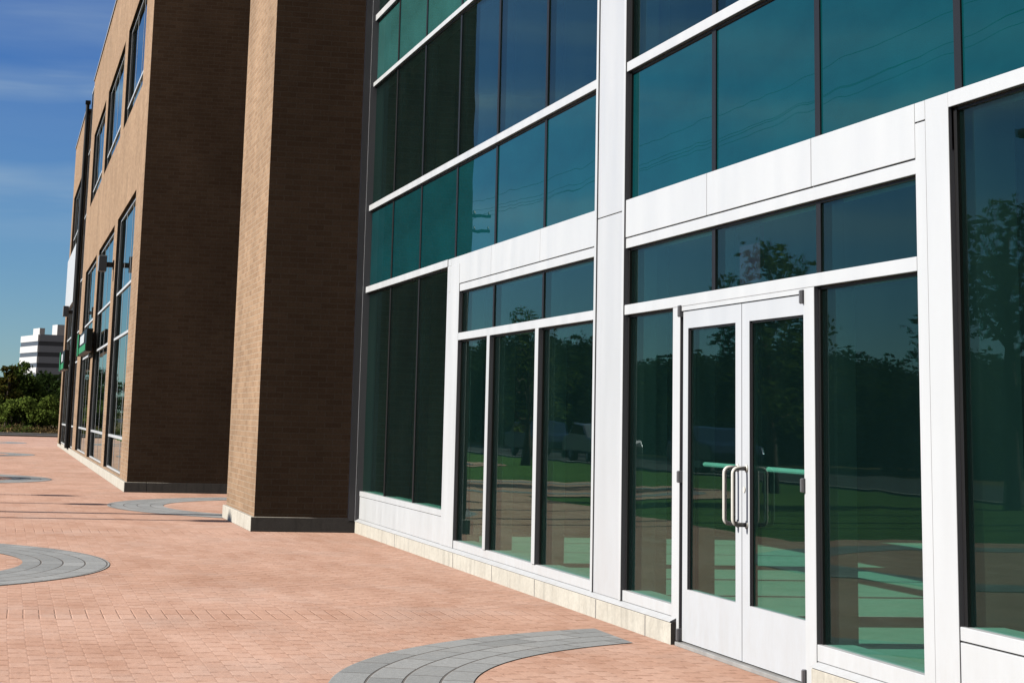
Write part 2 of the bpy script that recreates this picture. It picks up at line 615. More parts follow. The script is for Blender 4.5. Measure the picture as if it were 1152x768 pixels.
def transom(x0, x1, z0, z1, proud=.0, name='transom'):
    """white horizontal cap, its back going in past the glass"""
    box(name, 'white_metal', x0, x1, GY - .16, FY + proud, z0, z1, GB, bevel=.003)
    MB().box(x0 + .001, x1 - .001, GY - .02, GY + .012, z0 - .016, z0 + .002).build('gasket', 'gasket', GB)


def white_mullion(x0, x1, z0, z1, proud=.0):
    box('mullion', 'white_metal', x0, x1, GY - .002, FY + proud, z0, z1, GB, bevel=.003)
    box('inner_mullion', 'inner_metal', x0 + .005, x1 - .005, GY - .20, GY - .026, z0, z1, GB)
    # black gasket in the rebate on the near side of the next pane
    MB().box(x0 - .022, x0 + .002, GY - .02, GY + .014, z0, z1).build('gasket', 'gasket', GB)


def black_mullion(x, z0, z1, w=.07):
    box('mullion', 'gasket', x - w / 2, x + w / 2, GY - .13, GY + .009, z0, z1, GB)


# vertical lines of the panes
LEFT = [15.36, 17.03, 18.64, 20.36, 21.95]
RIGHT = [11.38, 9.76, 8.13, 6.45, 4.8, 3.1, 1.4, -.3, -2., -3.7, -5.4, -7.]

# plinths
for a, b in ((XL + .05, 11.95), (9.74, XR)):
    MB().prism([(FY - .25, 0), (FY + .04, 0), (FY + .04, .128), (FY + .03, .137), (FY - .25, .137)], 0, b, a).build('plinth', 'plinth_concrete', GB)
    MB().prism([(FY - .22, .1375), (FY + .046, .1375), (FY + .046, .142), (FY + .002, .163), (FY - .22, .163)], 0, b, a).build('sill_flashing', 'white_metal', GB)
for x in (20.9, 18.1, 16.6, 15.2, 13.55, 12.45):
    MB().box(x, x + .012, FY + .0395, FY + .0412, 0, .13).build('plinth_joint', 'hinge_grey', GB)

# --- ground floor left: three tall panes above a white apron panel
box('apron_panel', 'white_metal', XP1 + .004, XL, FY - .10, FY - .004, .165, .425, GB, bevel=.003)
transom(XP1, XL, .43, .489)
for a, b in ((XP1, 20.36), (20.36, 21.95), (21.95, XL)):
    pane(a, b, .46, 2.88)
for x in (20.36, 21.95):
    black_mullion(x, .489, 2.858, .06)
transom(XP1, XL, 2.858, 2.931, .012)
# end cap strip and grey closure against the pier
box('closure_strip', 'grey_metal', XL + .02, XL + .09, GY - .1, FY + .12, .14, 12., GB)
box('closure_strip', 'column_metal', XL + .003, XL + .04, GY - .1, FY + .045, .14, 12., GB)

# post
box('post', 'white_metal', XP0, XP1, GY - .002, FY + .008, .165, 2.858, GB, bevel=.004)
box('inner_mullion', 'inner_metal', XP0 + .01, XP1 - .01, GY - .22, GY - .026, .165, 2.858, GB)
MB().box(XP0 - .024, XP0 + .002, GY - .02, GY + .014, .235, 2.585).build('gasket', 'gasket', GB)

# three panes between post and column
transom(XC1, XP0, .165, .236, 0, 'bottom_rail')
T3 = [(15.30, 15.455), (16.955, 17.11)]
edges = [XC1 + .04, 15.30, 15.455, 16.955, 17.11, XP0]
for i in range(0, 6, 2):
    pane(edges[i], edges[i + 1], .22, 2.13)
for a, b in ((15.335, 15.435), (16.99, 17.09)):
    white_mullion(a, b, .236, 2.115, .012)
transom(XC1, XP0, 2.115, 2.185, .006)
for a, b in ((XC1, 15.36), (15.36, 17.03), (17.03, XP0)):
    pane(a, b, 2.17, 2.60)
for x in (15.36, 17.03):
    black_mullion(x, 2.185, 2.585, .05)
transom(XC1, XP0, 2.585, 2.655)
segs = [XC1, 15.36, 17.03, XP1 - .15]
for i in range(3):
    box('spandrel_panel', 'white_metal', segs[i] + .003, segs[i + 1] - .003, FY - .09, FY + .004, 2.662, 2.930, GB, bevel=.003)
box('spandrel_panel', 'white_metal', segs[3] + .003, XP1, FY - .09, FY + .004, 2.8585 + .002, 2.930, GB, bevel=.003)
box('spandrel_panel', 'white_metal', segs[3] + .003, XP1 - .02, FY - .09, FY + .0095, 2.60, 2.8585, GB, bevel=.003)

for a, b in ((XC1, XP1), (XD0, XC0)):
    box('panel_backing', 'column_metal', a, b, GY - .08, FY - .012, 2.657, 2.934, GB)
# white column, in two cladding lengths
for z0, z1 in ((.165, 2.855), (2.861, 6.3), (6.306, 12.)):
    box('column', 'column_metal', XC0 + .055, XC1 - .055, GY - .3, FY + .006, z0, z1, GB, bevel=.003)
for a, b in ((XC0, XC0 + .05), (XC1 - .05, XC1)):
    box('column_trim', 'white_metal', a, b, GY - .2, FY + .016, .165, 12., GB, bevel=.003)
MB().box(XC0 - .026, XC0 + .002, GY - .02, GY + .016, .235, 12.).build('gasket', 'gasket', GB)

# --- entrance bay
transom(12.04, XC0, .165, .236, 0, 'bottom_rail')
pane(12.04, XC0, .22, 2.13)
white_mullion(11.905, 12.045, .03, 2.115, .004)
transom(XD1, XC0, 2.115, 2.185, .006)
for a, b in ((XD1, 9.76), (9.76, 11.38), (11.38, XC0)):
    pane(a, b, 2.17, 2.60)
for x in (9.76, 11.38):
    black_mullion(x, 2.185, 2.585, .06)
transom(XD1, XC0, 2.585, 2.655)
segs = [XD1, 9.78, 11.42, XC0]
for i in range(3):
    box('spandrel_panel', 'white_metal', segs[i] + .003, segs[i + 1] - .003, FY - .09, FY + .004, 2.662, 2.930, GB, bevel=.003)
white_mullion(9.755, 9.90, .0, 2.115, .004)
transom(XD1, 9.755, .165, .25, 0, 'bottom_rail')
pane(XD1, 9.755, .235, 2.13)
# column right of the doors with its narrow trim
box('column', 'white_metal', XD0, 8.405, GY - .3, FY + .006, .0, 2.930, GB, bevel=.003)
box('column_trim', 'white_metal', 8.411, XD1, GY - .2, FY + .004, .165, 2.83, GB, bevel=.003)
box('column_trim', 'white_metal', 8.411, XD1 - .001, GY - .09, FY + .004, 2.836, 2.930, GB, bevel=.003)
MB().box(XD1 - .001, XD1 + .012, GY - .02, GY + .014, .25, 2.585).build('gasket', 'gasket', GB)
MB().box(XD0 - .032, XD0 + .002, GY - .02, GY + .016, .5, 2.86).build('gasket', 'gasket', GB)

# bays to the right, running out of the frame
xs = [XD0] + RIGHT[3:]
for i in range(len(xs) - 1):
    b, a = xs[i], xs[i + 1]
    pane(a, b, .48, 2.88)
    if i: white_mullion(b - .05, b + .05, .5, 2.858)
transom(XR, XD0, .445, .505)
box('apron_panel', 'white_metal', XR, XD0 - .004, FY - .10, FY + .002, .165, .438, GB, bevel=.003)
transom(XR, XD0, 2.858, 2.931, .006)

# upper rows
rows = [(2.931, 3.862, 'spandrel_dark'), (3.932, 5.42, 'tinted_glass'), (5.472, 6.262, 'spandrel_teal'),
        (6.338, 7.85, 'tinted_glass'), (7.92, 8.8, 'spandrel_dark'), (8.87, 10.35, 'tinted_glass'), (10.42, 11.6, 'spandrel_teal')]
for k, (z0, z1, mt) in enumerate(rows):
    nm = 'spandrel_pane' if mt.startswith('span') else 'window_pane'
    e = [XC1] + LEFT + [XL]
    for i in range(len(e) - 1):
        pane(e[i], e[i + 1], z0 - .015, z1 + .015, mt, nm)
    for x in LEFT:
        black_mullion(x, z0, z1, .062)
    e = [XC0] + RIGHT + [XR]
    for i in range(len(e) - 1):
        pane(e[i + 1], e[i], z0 - .015, z1 + .015, mt, nm)
    for x in RIGHT:
        black_mullion(x, z0, z1, .07)
    zt = rows[k + 1][0] if k + 1 < len(rows) else 12.
    transom(XC1, XL, z1, zt, .006)
    transom(XR, XC0, z1, zt, .006)

# --- doors
box('threshold', 'threshold', 9.90, 11.905, GY - .18, FY + .03, 0., .026, GB, bevel=.004)
box('door_frame_head', 'white_metal', 9.90, 11.905, GY - .10, FY + .004, 2.086, 2.114, GB)
MB().box(11.872, 11.903, GY - .06, FY - .028, .027, 2.085).build('door_seal', 'lamp_dark', GB)


def door(x0, x1, hinge_left, label):
    """one leaf: stiles and rails with a tall glass pane, pull handle outside, push bar inside"""
    y0, y1 = FY - .055, FY - .006
    d = MB()
    s0, s1 = (.125, .088) if hinge_left else (.088, .125)
    # x runs away from the viewer, so x1 is the left edge in view
    gx0, gx1 = x0 + (.098 if hinge_left else .012), x1 - (.092 if hinge_left else .118)
    z0, z1, g0, g1 = .034, 2.082, .352, 1.972
    d.box(x0, gx0, y0, y1, z0, z1).box(gx1, x1, y0, y1, z0, z1)
    d.box(gx0, gx1, y0, y1, z0, g0).box(gx0, gx1, y0, y1, g1, z1)
    o = d.build('door', 'door_metal', GB)
    o['label'] = label
    p = box('pane', 'tinted_glass', gx0, gx1, FY - .044, FY - .024, g0, g1, o, center=True)
    MB().box(gx1 - .018, gx1 + .001, FY - .026, FY - .018, g0, g1).box(gx0, gx1, FY - .026, FY - .018, g1 - .012, g1 + .001).build('glazing_bead', 'gasket', o)
    return o, (gx0, gx1)


XM = 10.842
dl, gl_ = door(XM + .004, 11.868, True, 'left door leaf with hinges on its left')
dr, gr_ = door(9.908, XM - .004, False, 'right door leaf with hinges on its right')


def pull(x, zt, zb, parent):
    yb = FY - .006; yo = FY + .078
    r = .030
    path = [(x, yb, zt)]
    for a in range(0, 91, 18):
        path.append((x, yo - r + r * math.sin(R(a)), zt - r + r * math.cos(R(a))))
    for a in range(0, 91, 18):
        path.append((x, yo - r + r * math.cos(R(a)), zb + r - r * math.sin(R(a))))
    path.append((x, yb, zb))
    MB().tube(path, .0125, 12).tube([(x, yb, zt), (x, yb + .006, zt)], .023, 14).tube([(x, yb, zb), (x, yb + .006, zb)], .023, 14).build('pull_handle', 'steel', parent, smooth=True)


pull(10.905, 1.122, .802, dl)
pull(10.765, 1.122, .802, dr)
MB().tube([(10.80, FY - .012, 1.00), (10.80, FY - .001, 1.00)], .017, 14).build('lock_cylinder', 'steel', dr)
for (a, b), par in ((gl_, dl), (gr_, dr)):
    MB().tube([(a - .06, FY - .115, 1.12), (b + .03, FY - .115, 1.12)], .016, 10).box(a - .07, a - .03, FY - .12, FY - .056, 1.10, 1.14).box(b + .02, b + .06, FY - .12, FY - .056, 1.10, 1.14).build('push_bar', 'white_metal', par)
for x, zs in ((11.872, (2.048, 1.0, .03)), (9.885, (2.03, 1.02, .03))):
    for z in zs:
        MB().box(x, x + .032, FY - .03, FY + .018, z, z + .075).tube([(x + .016, FY + .016, z + .003), (x + .016, FY + .016, z + .072)], .012, 10).build('hinge', 'hinge_grey', GB, bevel=.002)

# --- inside of the hall
box('interior_floor', 'floor_tile', XR, XL + .2, -22., GY - .19, -.05, .004, GB)
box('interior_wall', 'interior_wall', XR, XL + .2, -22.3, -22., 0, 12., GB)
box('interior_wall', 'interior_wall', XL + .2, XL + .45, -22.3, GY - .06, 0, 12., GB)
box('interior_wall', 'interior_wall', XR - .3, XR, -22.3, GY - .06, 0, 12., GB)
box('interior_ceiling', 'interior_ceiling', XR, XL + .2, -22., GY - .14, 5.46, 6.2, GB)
box('roof', 'roof_and_shade_grey', XR - .3, XL + .45, -22.3, GY, 12., 12.2, GB)
for x in (20.4, 13.4, 6.4):
    box('interior_column', 'interior_wall', x - .25, x + .25, -12.3, -11.8, .004, 5.46, GB)
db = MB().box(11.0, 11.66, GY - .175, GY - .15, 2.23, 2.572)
db = db.build('reflection_panel', 'reflection_maroon')  # added panel, its colour standing in for a purplish reflection in the glass
tag(db, 'dark purple square panel added behind the glass above the doors, standing in for a reflection', 'board')

# ------------------------------------------------------------------ brick pier
BP = thing('brick_pier', 'tall free standing brown brick pier at the left end of the glass wall', 'pier', (24.9, -3.5, 0))
PY = -2.985
box('shaft', 'brick', 23.42, 26.38, -4.6, PY, .165, 12.2, BP)
box('plinth', 'plinth_concrete', 23.375, 26.42, -4.55, PY + .045, 0., .17, BP, bevel=.006)

# ------------------------------------------------------------------ brick building
BB = thing('brick_building', 'long brown brick building with tall glazed bays behind the brick pier', 'building', (50, -2.133, 0))
BY = -2.148
BX = 34.30
GZ = BY - .09


def wall_with_bays(y, x0, x1, bays, zrows, ztop, x_name='wall'):
    m = MB()
    cur = x0
    for a, b in bays:
        m.box(cur, a, y - .35, y, .16, ztop)
        zc = .16
        for z0, z1 in zrows:
            if z0 > zc: m.box(a, b, y - .35, y, zc, z0)
            zc = z1
        m.box(a, b, y - .35, y, zc, ztop)
        cur = b
    m.box(cur, x1, y - .35, y, .16, ztop)
    return m.build(x_name, 'brick', BB)


UP = (7.45, 9.66); LO = (.20, 5.46)
bays = [(36.4, 42.5), (43.72, 51.1), (52.4, 59.5)]
wall_with_bays(BY, BX, 62.2, bays, [LO, UP], 11.78)
box('coping', 'grey_metal', BX - .03, 62.25, BY - .4, BY + .03, 11.78, 11.84, BB)
box('side_wall', 'brick', BX, BX + .35, -14., BY - .35, .16, 11.78, BB)
box('recess_wall', 'brick', 23.0, BX, -5.2, -4.9, 0, 11.9, BB)
box('plinth', 'plinth_concrete', BX - .045, 77.0, BY - .34, BY + .045, 0., .17, BB, bevel=.006)
box('plinth', 'plinth_concrete', BX - .045, BX + .3, -4.9, BY - .345, 0., .17, BB, bevel=.006)


def bay_window(a, b, z0, z1, hbars, y=GZ, far=False, par=None):
    """aluminium frame with its glazing set back in the brick reveal"""
    f = MB()
    w = .06
    f.box(a, a + w, y - .06, y + .02, z0, z1).box(b - w, b, y - .06, y + .02, z0, z1)
    f.box(a + w, b - w, y - .06, y + .02, z0, z0 + .03).box(a + w, b - w, y - .06, y + .02, z1 - w, z1)
    for h in hbars:
        f.box(a + w, b - w, y - .05, y + .028, h - .026, h + .026)
    n = max(2, round((b - a) / 1.9))
    for i in range(1, n):
        x = a + (b - a) * i / n
        f.box(x - .025, x + .025, y - .05, y + .004, z0 + w, z1 - w)
    o = f.build('window', 'white_metal', BB)
    box('pane', 'brick_window_glass', a + .01, b - .01, y - .05, y, z0 + .01, z1 - .01, o)
    return o


for a, b in bays:
    bay_window(a, b, LO[0], LO[1], (.86, 2.87, 3.82))
    bay_window(a, b, UP[0], UP[1], (7.90,))
    # black strip on the far jamb, painting in the shade of the reveal
    for z0, z1 in (LO, UP):
        box('reveal_shade', 'pipe_and_shade_black', b - .012, b + .001, GZ + .022, BY - .012, z0, z1, BB)
# slot of glass and the far block, which stands a hand further forward
FBY = -2.02
bay_window(62.2, 64.1, .2, 11.7, (.86, 2.87, 3.82, 5.46, 7.5, 9.6), BY - .03)
m = MB()
for a, b, z0, z1 in ((64.1, 65.6, .16, 11.1), (72.4, 74.0, .16, 11.1), (65.6, 72.4, 9.05, 11.1)):
    m.box(a, b, FBY - .4, FBY, z0, z1)
m.build('wall', 'brick', BB)
box('coping', 'grey_metal', 64.05, 74.05, FBY - .4, FBY + .03, 11.1, 11.16, BB)
bay_window(65.6, 72.4, .2, 4.9, (.86, 2.87, 3.82), FBY - .1)
bay_window(65.6, 72.4, 6.85, 9.05, (7.5,), FBY - .1)
box('white_spandrel', 'white_metal', 65.6, 74.3, FBY - .3, FBY + .03, 4.9, 6.85, BB)
MB().tube([(64.0, FBY - .01, .17), (64.0, FBY - .01, 11.35)], .06, 12).box(63.92, 64.08, FBY - .1, FBY + .07, 11.3, 11.42).build('downpipe', 'pipe_and_shade_black', BB)
box('back_volume', 'interior_wall', BX + .36, 73.9, -14., -2.7, 0, 11.6, BB)

# wall lamps on the brick pilasters
def wall_lamp(x, y, z, label):
    t = thing('wall_lamp', label, 'lamp', (x, y, z), group='floodlights on the brick building')
    MB().box(-.10, .10, 0, .02, -.10, .10).build('back_plate', 'lamp_dark', None).parent = t
    MB().box(-.04, .04, .02, .18, -.055, .055).build('arm', 'lamp_dark', None).parent = t
    h = MB().prism([(-.17, -.15), (.17, -.15), (.17, .19), (-.17, .19)], 1, .16, .34).build('lamp_head', 'lamp_metal', None, bevel=.01); h.parent = t
    return t


wall_lamp(43.1, BY, 4.52, 'grey box floodlight on the brick pilaster beside the nearest tall window')
wall_lamp(64.9, FBY, 4.52, 'grey box floodlight on the far brick block below its white band')


def fascia_sign(x0, x1, y, z0, z1, label):
    t = thing('shop_sign', label, 'sign', ((x0 + x1) / 2, y, z0), group='green and white signs on the brick building')
    a, b = x0 - (x0 + x1) / 2, x1 - (x0 + x1) / 2
    H = z1 - z0
    def put(o): o.parent = t
    put(MB().box(a, b, 0, .16, 0, H).build('sign_box', 'sign_black', None, bevel=.01))
    put(MB().box(a + .05, b - .9, .161, .178, .03, H * .34).build('green_band', 'sign_green', None))
    put(MB().box(a + 1.1, b - 1.5, .161, .178, H * .44, H * .84).build('white_panel', 'sign_white', None))
    put(MB().box(b - .75, b + .02, .161, .195, .0, H * 1.02).build('green_edge', 'sign_green', None))
    for q in (a + .8, b - 1.2):
        put(MB().box(q - .03, q + .03, -.14, .0, H * .4, H * .5).build('bracket', 'lamp_dark', None))
    return t


fascia_sign(50.3, 55.6, BY + .06, 2.84, 3.42, 'black sign with green band and white square on the nearer brick pilaster')
fascia_sign(64.3, 68.4, FBY + .06, 2.66, 3.28, 'smaller looking black and green sign at the far end of the brick building')

# brick wall added behind the viewpoint to block sky light from shaded faces
W = thing('sky_block_wall', 'plain brown brick wall added behind the viewpoint to block sky light, out of the picture', 'building', (-11, -10, 0))
box('wall', 'brick', -13., -12., -24., -4.4, 0, 13., W)
box('wall', 'brick', -13., -12., -4.4, 6., 3.4, 13., W)

# ------------------------------------------------------------------ vegetation
def leaf_mesh(name, clumps, n, size, mat, seed, flat=.0):
    """many small leaf faces scattered through ellipsoid clumps (cx,cy,cz,rx,ry,rz)"""
    g = np.random.default_rng(seed)
    cl = np.array(clumps, float)
    vol = cl[:, 3] * cl[:, 4] * cl[:, 5]
    idx = g.choice(len(cl), n, p=vol / vol.sum())
    d = g.normal(size=(n, 3)); d /= np.linalg.norm(d, axis=1)[:, None]
    rad = g.random(n) ** .42 * (1 + .12 * g.normal(size=n))
    c = cl[idx, :3] + d * rad[:, None] * cl[idx, 3:6]
    nrm = g.normal(size=(n, 3)) + d * .8; nrm[:, 2] += .4; nrm /= np.linalg.norm(nrm, axis=1)[:, None]
    t = np.cross(nrm, g.normal(size=(n, 3))); t /= np.linalg.norm(t, axis=1)[:, None]
    b = np.cross(nrm, t)
    s = size * (.6 + .8 * g.random(n))[:, None]
    v = np.stack([c - t * s, c + b * s * .55, c + t * s, c - b * s * .55], 1).reshape(-1, 3)
    v[:, 2] = np.maximum(v[:, 2], .02)
    me = bpy.data.meshes.new(name)
    me.vertices.add(4 * n); me.loops.add(4 * n); me.polygons.add(n)
    me.vertices.foreach_set('co', v.ravel())
    me.loops.foreach_set('vertex_index', np.arange(4 * n))
    me.polygons.foreach_set('loop_start', np.arange(0, 4 * n, 4))
    me.polygons.foreach_set('loop_total', np.full(n, 4))
    me.update(); me.validate()
    me.materials.append(MATS[mat])
    return me


def make_tree(name, label, loc, h, spread, n, size, mat, seed, trunk_h=.3, group=None, nclump=16):
    g = random.Random(seed)
    t = thing(name, label, 'tree', loc, 0, group)
    tb = MB()
    r0 = .022 * h + .04
    top = (g.uniform(-.2, .2), g.uniform(-.2, .2), h * .82)
    tb.tube([(0, 0, -.05), (.03, .02, h * .12), (top[0] * .3, top[1] * .3, h * .4), (top[0] * .7, top[1] * .7, h * .62), top], [r0 * 1.3, r0, r0 * .7, r0 * .4, r0 * .12], 9)
    cl = []
    for i in range(nclump):
        zf = trunk_h + (1 - trunk_h) * (i + .5) / nclump
        prof = math.sin(math.pi * min(1, max(.08, (zf - trunk_h) / (1 - trunk_h) * .82 + .16))) ** .7
        a = i * 2.4 + g.uniform(-.4, .4)
        rr = spread * prof * g.uniform(.35, .8)
        cx, cy, cz = rr * math.cos(a), rr * math.sin(a), h * zf * g.uniform(.94, 1.0)
        q = spread * g.uniform(.30, .5) * (.55 + .5 * prof)
        cl.append((cx, cy, cz, q, q, q * g.uniform(.6, .85)))
        zb = h * max(trunk_h * .8, zf - .22)
        tb.tube([(top[0] * .5, top[1] * .5, zb), (cx * .5, cy * .5, (zb + cz) / 2 + .1), (cx, cy, cz)], [r0 * .35, r0 * .2, r0 * .06], 6)
    o = tb.build('trunk', 'bark', None, smooth=True); o.parent = t
    me = leaf_mesh('crown', cl, n, size, mat, seed)
    c = bpy.data.objects.new('crown', me); COL.objects.link(c); c.parent = t
    return t


def make_shrub(name, label, loc, h, spread, n, size, mat, seed, group=None):
    g = random.Random(seed)
    t = thing(name, label, 'shrub', loc, 0, group)
    sb = MB()
    cl = []
    for i in range(11):
        a = i * 2.4; rr = spread * math.sqrt(g.random()) * .8
        cz = h * g.uniform(.35, .78)
        q = spread * g.uniform(.28, .45)
        cl.append((rr * math.cos(a), rr * math.sin(a), cz, q, q, min(q * .9, h * .3)))
        sb.tube([(rr * .2 * math.cos(a), rr * .2 * math.sin(a), -.05), (rr * math.cos(a), rr * math.sin(a), cz)], [.03, .01], 6)
    o = sb.build('stem', 'bark', None); o.parent = t
    c = bpy.data.objects.new('foliage', leaf_mesh('foliage', cl, n, size, mat, seed)); COL.objects.link(c); c.parent = t
    return t


# beyond the far end of the walk (seen directly at the left edge)
FG = 'dark trees beyond the end of the walk'
make_tree('broadleaf_tree', 'broad dark tree nearest the end of the brick building, below the white block', (128, -4.6, -.05), 3.9, 2.2, 6500, .13, 'leaf_dark', 11, .12, FG)
make_tree('broadleaf_tree', 'dark green tree at the left edge beyond the walk', (132, 1.6, -.05), 4.1, 2.2, 6000, .13, 'leaf_dark', 12, .12, FG)
make_tree('broadleaf_tree', 'mid green tree between the dark trees, in front of the white block', (124, -.9, -.05), 4.1, 1.7, 5000, .12, 'leaf_mid', 13, .12, FG)
make_tree('broadleaf_tree', 'dark tree with russet leaves at its top, at the far left edge', (120, -.25, -.05), 4.1, 1.0, 3600, .11, 'leaf_autumn', 14, .15, FG)
make_tree('broadleaf_tree', 'tall dark tree partly hidden by the end of the brick building', (140, -8.6, -.05), 4.4, 3.0, 6500, .15, 'leaf_dark', 15, .12, FG)
make_tree('broadleaf_tree', 'dark tree at the back of the far thicket', (150, -2.4, -.05), 4.0, 3.2, 6500, .15, 'leaf_dark', 16, .1, FG)
SG = 'pale shrubs on the bank beyond the side road'
make_shrub('shrub', 'pale green shrub on the bank beside the end of the brick building', (114, -2.3, -.05), 2.5, 1.25, 3600, .085, 'leaf_light', 21, SG)
make_shrub('shrub', 'pale green shrub on the bank in the middle below the dark trees', (115, -.7, -.05), 2.1, 1.15, 3200, .085, 'leaf_light', 22, SG)
make_shrub('shrub', 'greener shrub on the bank at the left edge of the picture', (116, .9, -.05), 2.1, 1.2, 3000, .085, 'leaf_mid', 23, SG)
make_shrub('shrub', 'pale shrub half hidden behind the end of the brick building', (117, -3.8, -.05), 2.2, 1.3, 3000, .085, 'leaf_light', 24, SG)
# rough dry grass on the bank
g_ = []
for i in range(46):
    g_.append((111.2 + rnd.random() * 2.6, -7 + rnd.random() * 11, .12, .7, .6, rnd.uniform(.25, .55)))
me = leaf_mesh('bank_grass', g_, 9000, .07, 'leaf_dry', 31)
o = bpy.data.objects.new('bank_grass', me); o.location = (0, 0, -.05); COL.objects.link(o); struct(o, 'stuff')
g_ = [(111.0 + rnd.random() * 2.6, -7 + rnd.random() * 11, .12, .7, .6, rnd.uniform(.2, .5)) for i in range(30)]
me = leaf_mesh('bank_weeds', g_, 5000, .07, 'leaf_mid', 32)
o = bpy.data.objects.new('bank_weeds', me); o.location = (0, 0, -.05); COL.objects.link(o); struct(o, 'stuff')

# street trees across the lawn and road: seen only in the glass
RG = 'trees across the road, seen only as reflections'
t0 = make_tree('street_tree', 'young leafy street tree on the lawn reflected in the windows left of the doors', (60, 7.6, 0), 4.9, 1.5, 4200, .068, 'leaf_mid', 41, .3, RG)
dup(t0, (40.5, 8.0, 0), 1.3, 1.12, 'young leafy street tree reflected in the entrance doors', RG)
dup(t0, (33.5, 9.9, 0), 2.6, 1.18, 'young leafy street tree reflected in the window right of the doors', RG)
dup(t0, (84, 8.3, 0), 4.0, 1.0, 'young street tree far down the lawn, seen only as a reflection', RG)
big = make_tree('road_tree', 'big dark tree across the road, seen only as a reflection', (118, 24, -.05), 6.2, 4.2, 16000, .14, 'leaf_dark', 42, .08, RG)
k = 0
for i in range(34):
    x = 62 + i * 3.3 + rnd.uniform(-1.5, 1.5)
    y = 23.5 + (i % 3) * 3.2 + rnd.uniform(-1., 1.)
    dup(big, (x, y, -.3), rnd.uniform(0, 6.2), (1, 1, (.62 + .0062 * (x - 60)) * rnd.uniform(.82, 1.12)), 'big dark tree in the row across the road, seen only as a reflection', RG)

# ------------------------------------------------------------------ far building
FB = thing('office_block', 'distant white banded office block above the trees at the left edge', 'building', (600, -9, 0), R(-14))
def fb(name, mat, *a):
    o = MB().box(*a).build(name, mat, None); o.parent = FB; return o
fb('core', 'far_glass', .15, 24, -16, 18, 0, 24.4) if False else None
fb('core', 'far_glass', .15, 22, -13.9, -.15, 0, 24.2)
for i in range(7):
    z = 24.6 - i * 3.25
    fb('white_band', 'far_white', 0, 22, -.6, 0, z - 1.95, z)
    fb('shade_band', 'roof_and_shade_grey', -.02, .5, -14, -.62, z - 1.95, z)  # grey in place of white paints in the shade on this face
fb('roof_house', 'far_white', 1, 9, -2.2, -.6, 24.6, 26.6)
fb('roof_house', 'far_white', 2, 8, -8.4, -6.2, 24.6, 27.9)
fb('roof_slab', 'roof_and_shade_grey', .3, 21.5, -13.8, -.7, 24.3, 24.7)
FB.rotation_euler = (0, 0, R(13))
FB.location = (600, -8.7, -1.0)

# ------------------------------------------------------------------ street things beside the walk (their shadows and reflections show)
def lamp_post(loc, label):
    t = thing('lamp_post', label, 'lamp post', loc, 0, 'lamp posts along the lawn edge')
    def put(o): o.parent = t
    put(MB().box(-.16, .16, -.16, .16, -.03, .25).build('base', 'kerb_concrete', None, bevel=.02))
    put(MB().tube([(0, 0, .25), (0, 0, 7.0)], [.10, .075], 14).build('pole', 'lamp_dark', None, smooth=True))
    put(MB().tube([(0, 0, 7.0), (0, 0, 7.04), (0, 0, 7.16), (0, 0, 7.2)], [.08, .26, .28, .06], 16).build('lamp_head', 'lamp_metal', None, smooth=True))
    return t


for x, y, w in ((26.25, 8.55, 'nearest to the doors'), (30.35, 10.0, 'second along the verge'), (33.2, 10.4, 'close behind the second one')):
    lamp_post((x, y, -.03), 'slim dark lamp post on the grass verge outside the picture, ' + w)


def utility_pole(loc, label, h=11.6):
    t = thing('utility_pole', label, 'pole', loc, 0, 'utility poles along the road')
    def put(o): o.parent = t
    put(MB().tube([(0, 0, -.1), (0, 0, h)], [.16, .11], 12).build('pole', 'wood_pole', None, smooth=True))
    for z in (h - .5, h - 1.25):
        put(MB().box(-.07, .07, -1.25, 1.25, z - .07, z + .07).build('crossarm', 'wood_pole', None))
        for y in (-1.1, -.5, .5, 1.1):
            put(MB().tube([(0, y, z + .07), (0, y, z + .14), (0, y, z + .26)], [.05, .09, .04], 8).build('insulator', 'lamp_metal', None))
    return t


poles = [(30, 16.6), (90, 12.6 + 4), (150, 16.6)]
for i, (x, y) in enumerate(((28, 13.2), (90, 12.4), (152, 12.0))):
    utility_pole((x, y, 0), ['wooden utility pole across the road nearest the doors', 'wooden utility pole with two crossarms reflected beside the brick pier', 'wooden utility pole farthest along the road'][i])
for dy, z in ((-1.1, 11.36), (.5, 11.36), (1.1, 11.36), (-1.1, 10.6)):
    pts = []
    for (xa, ya), (xb, yb) in (((28, 13.2), (90, 12.4)), ((90, 12.4), (152, 12.0))):
        for k in range(13):
            u = k / 12
            pts.append((xa + (xb - xa) * u, ya + (yb - ya) * u + dy, z - 3.2 * u * (1 - u)))
    w = MB().tube(pts, .008, 5).build('power_line', 'wire')
    tag(w, 'black power line slung between the utility poles, seen as a reflection', 'cable', 'power lines over the road')


def car(loc, rz, mat, label):
    t = thing('parked_car', label, 'car', loc, rz, 'cars parked on the road across the lawn')
    def put(o): o.parent = t; return o
    body = [(-2.15, .35), (-2.2, .62), (-2.0, .86), (-1.2, .95), (-.65, 1.38), (.75, 1.42), (1.45, 1.0), (2.1, .92), (2.22, .6), (2.15, .35)]
    put(MB().prism(body, 1, -.86, .86).build('body', mat, None, bevel=.06))
    win = [(-1.05, .99), (-.62, 1.33), (.7, 1.36), (1.22, 1.0)]
    for y0, y1 in ((-.875, -.845), (.845, .875)):
        put(MB().prism(win, 1, y0, y1).build('side_window', 'car_glass', None))
    for x in (-1.35, 1.35):
        for y in (-.84, .66):
            w = put(MB().tube([(x, y, .32), (x, y + .2, .32)], .32, 18).build('wheel', 'tyre', None))
            r = MB().tube([(x, y - .01, .32), (x, y + .21, .32)], .19, 14).build('rim', 'lamp_metal', None); r.parent = w
    return t


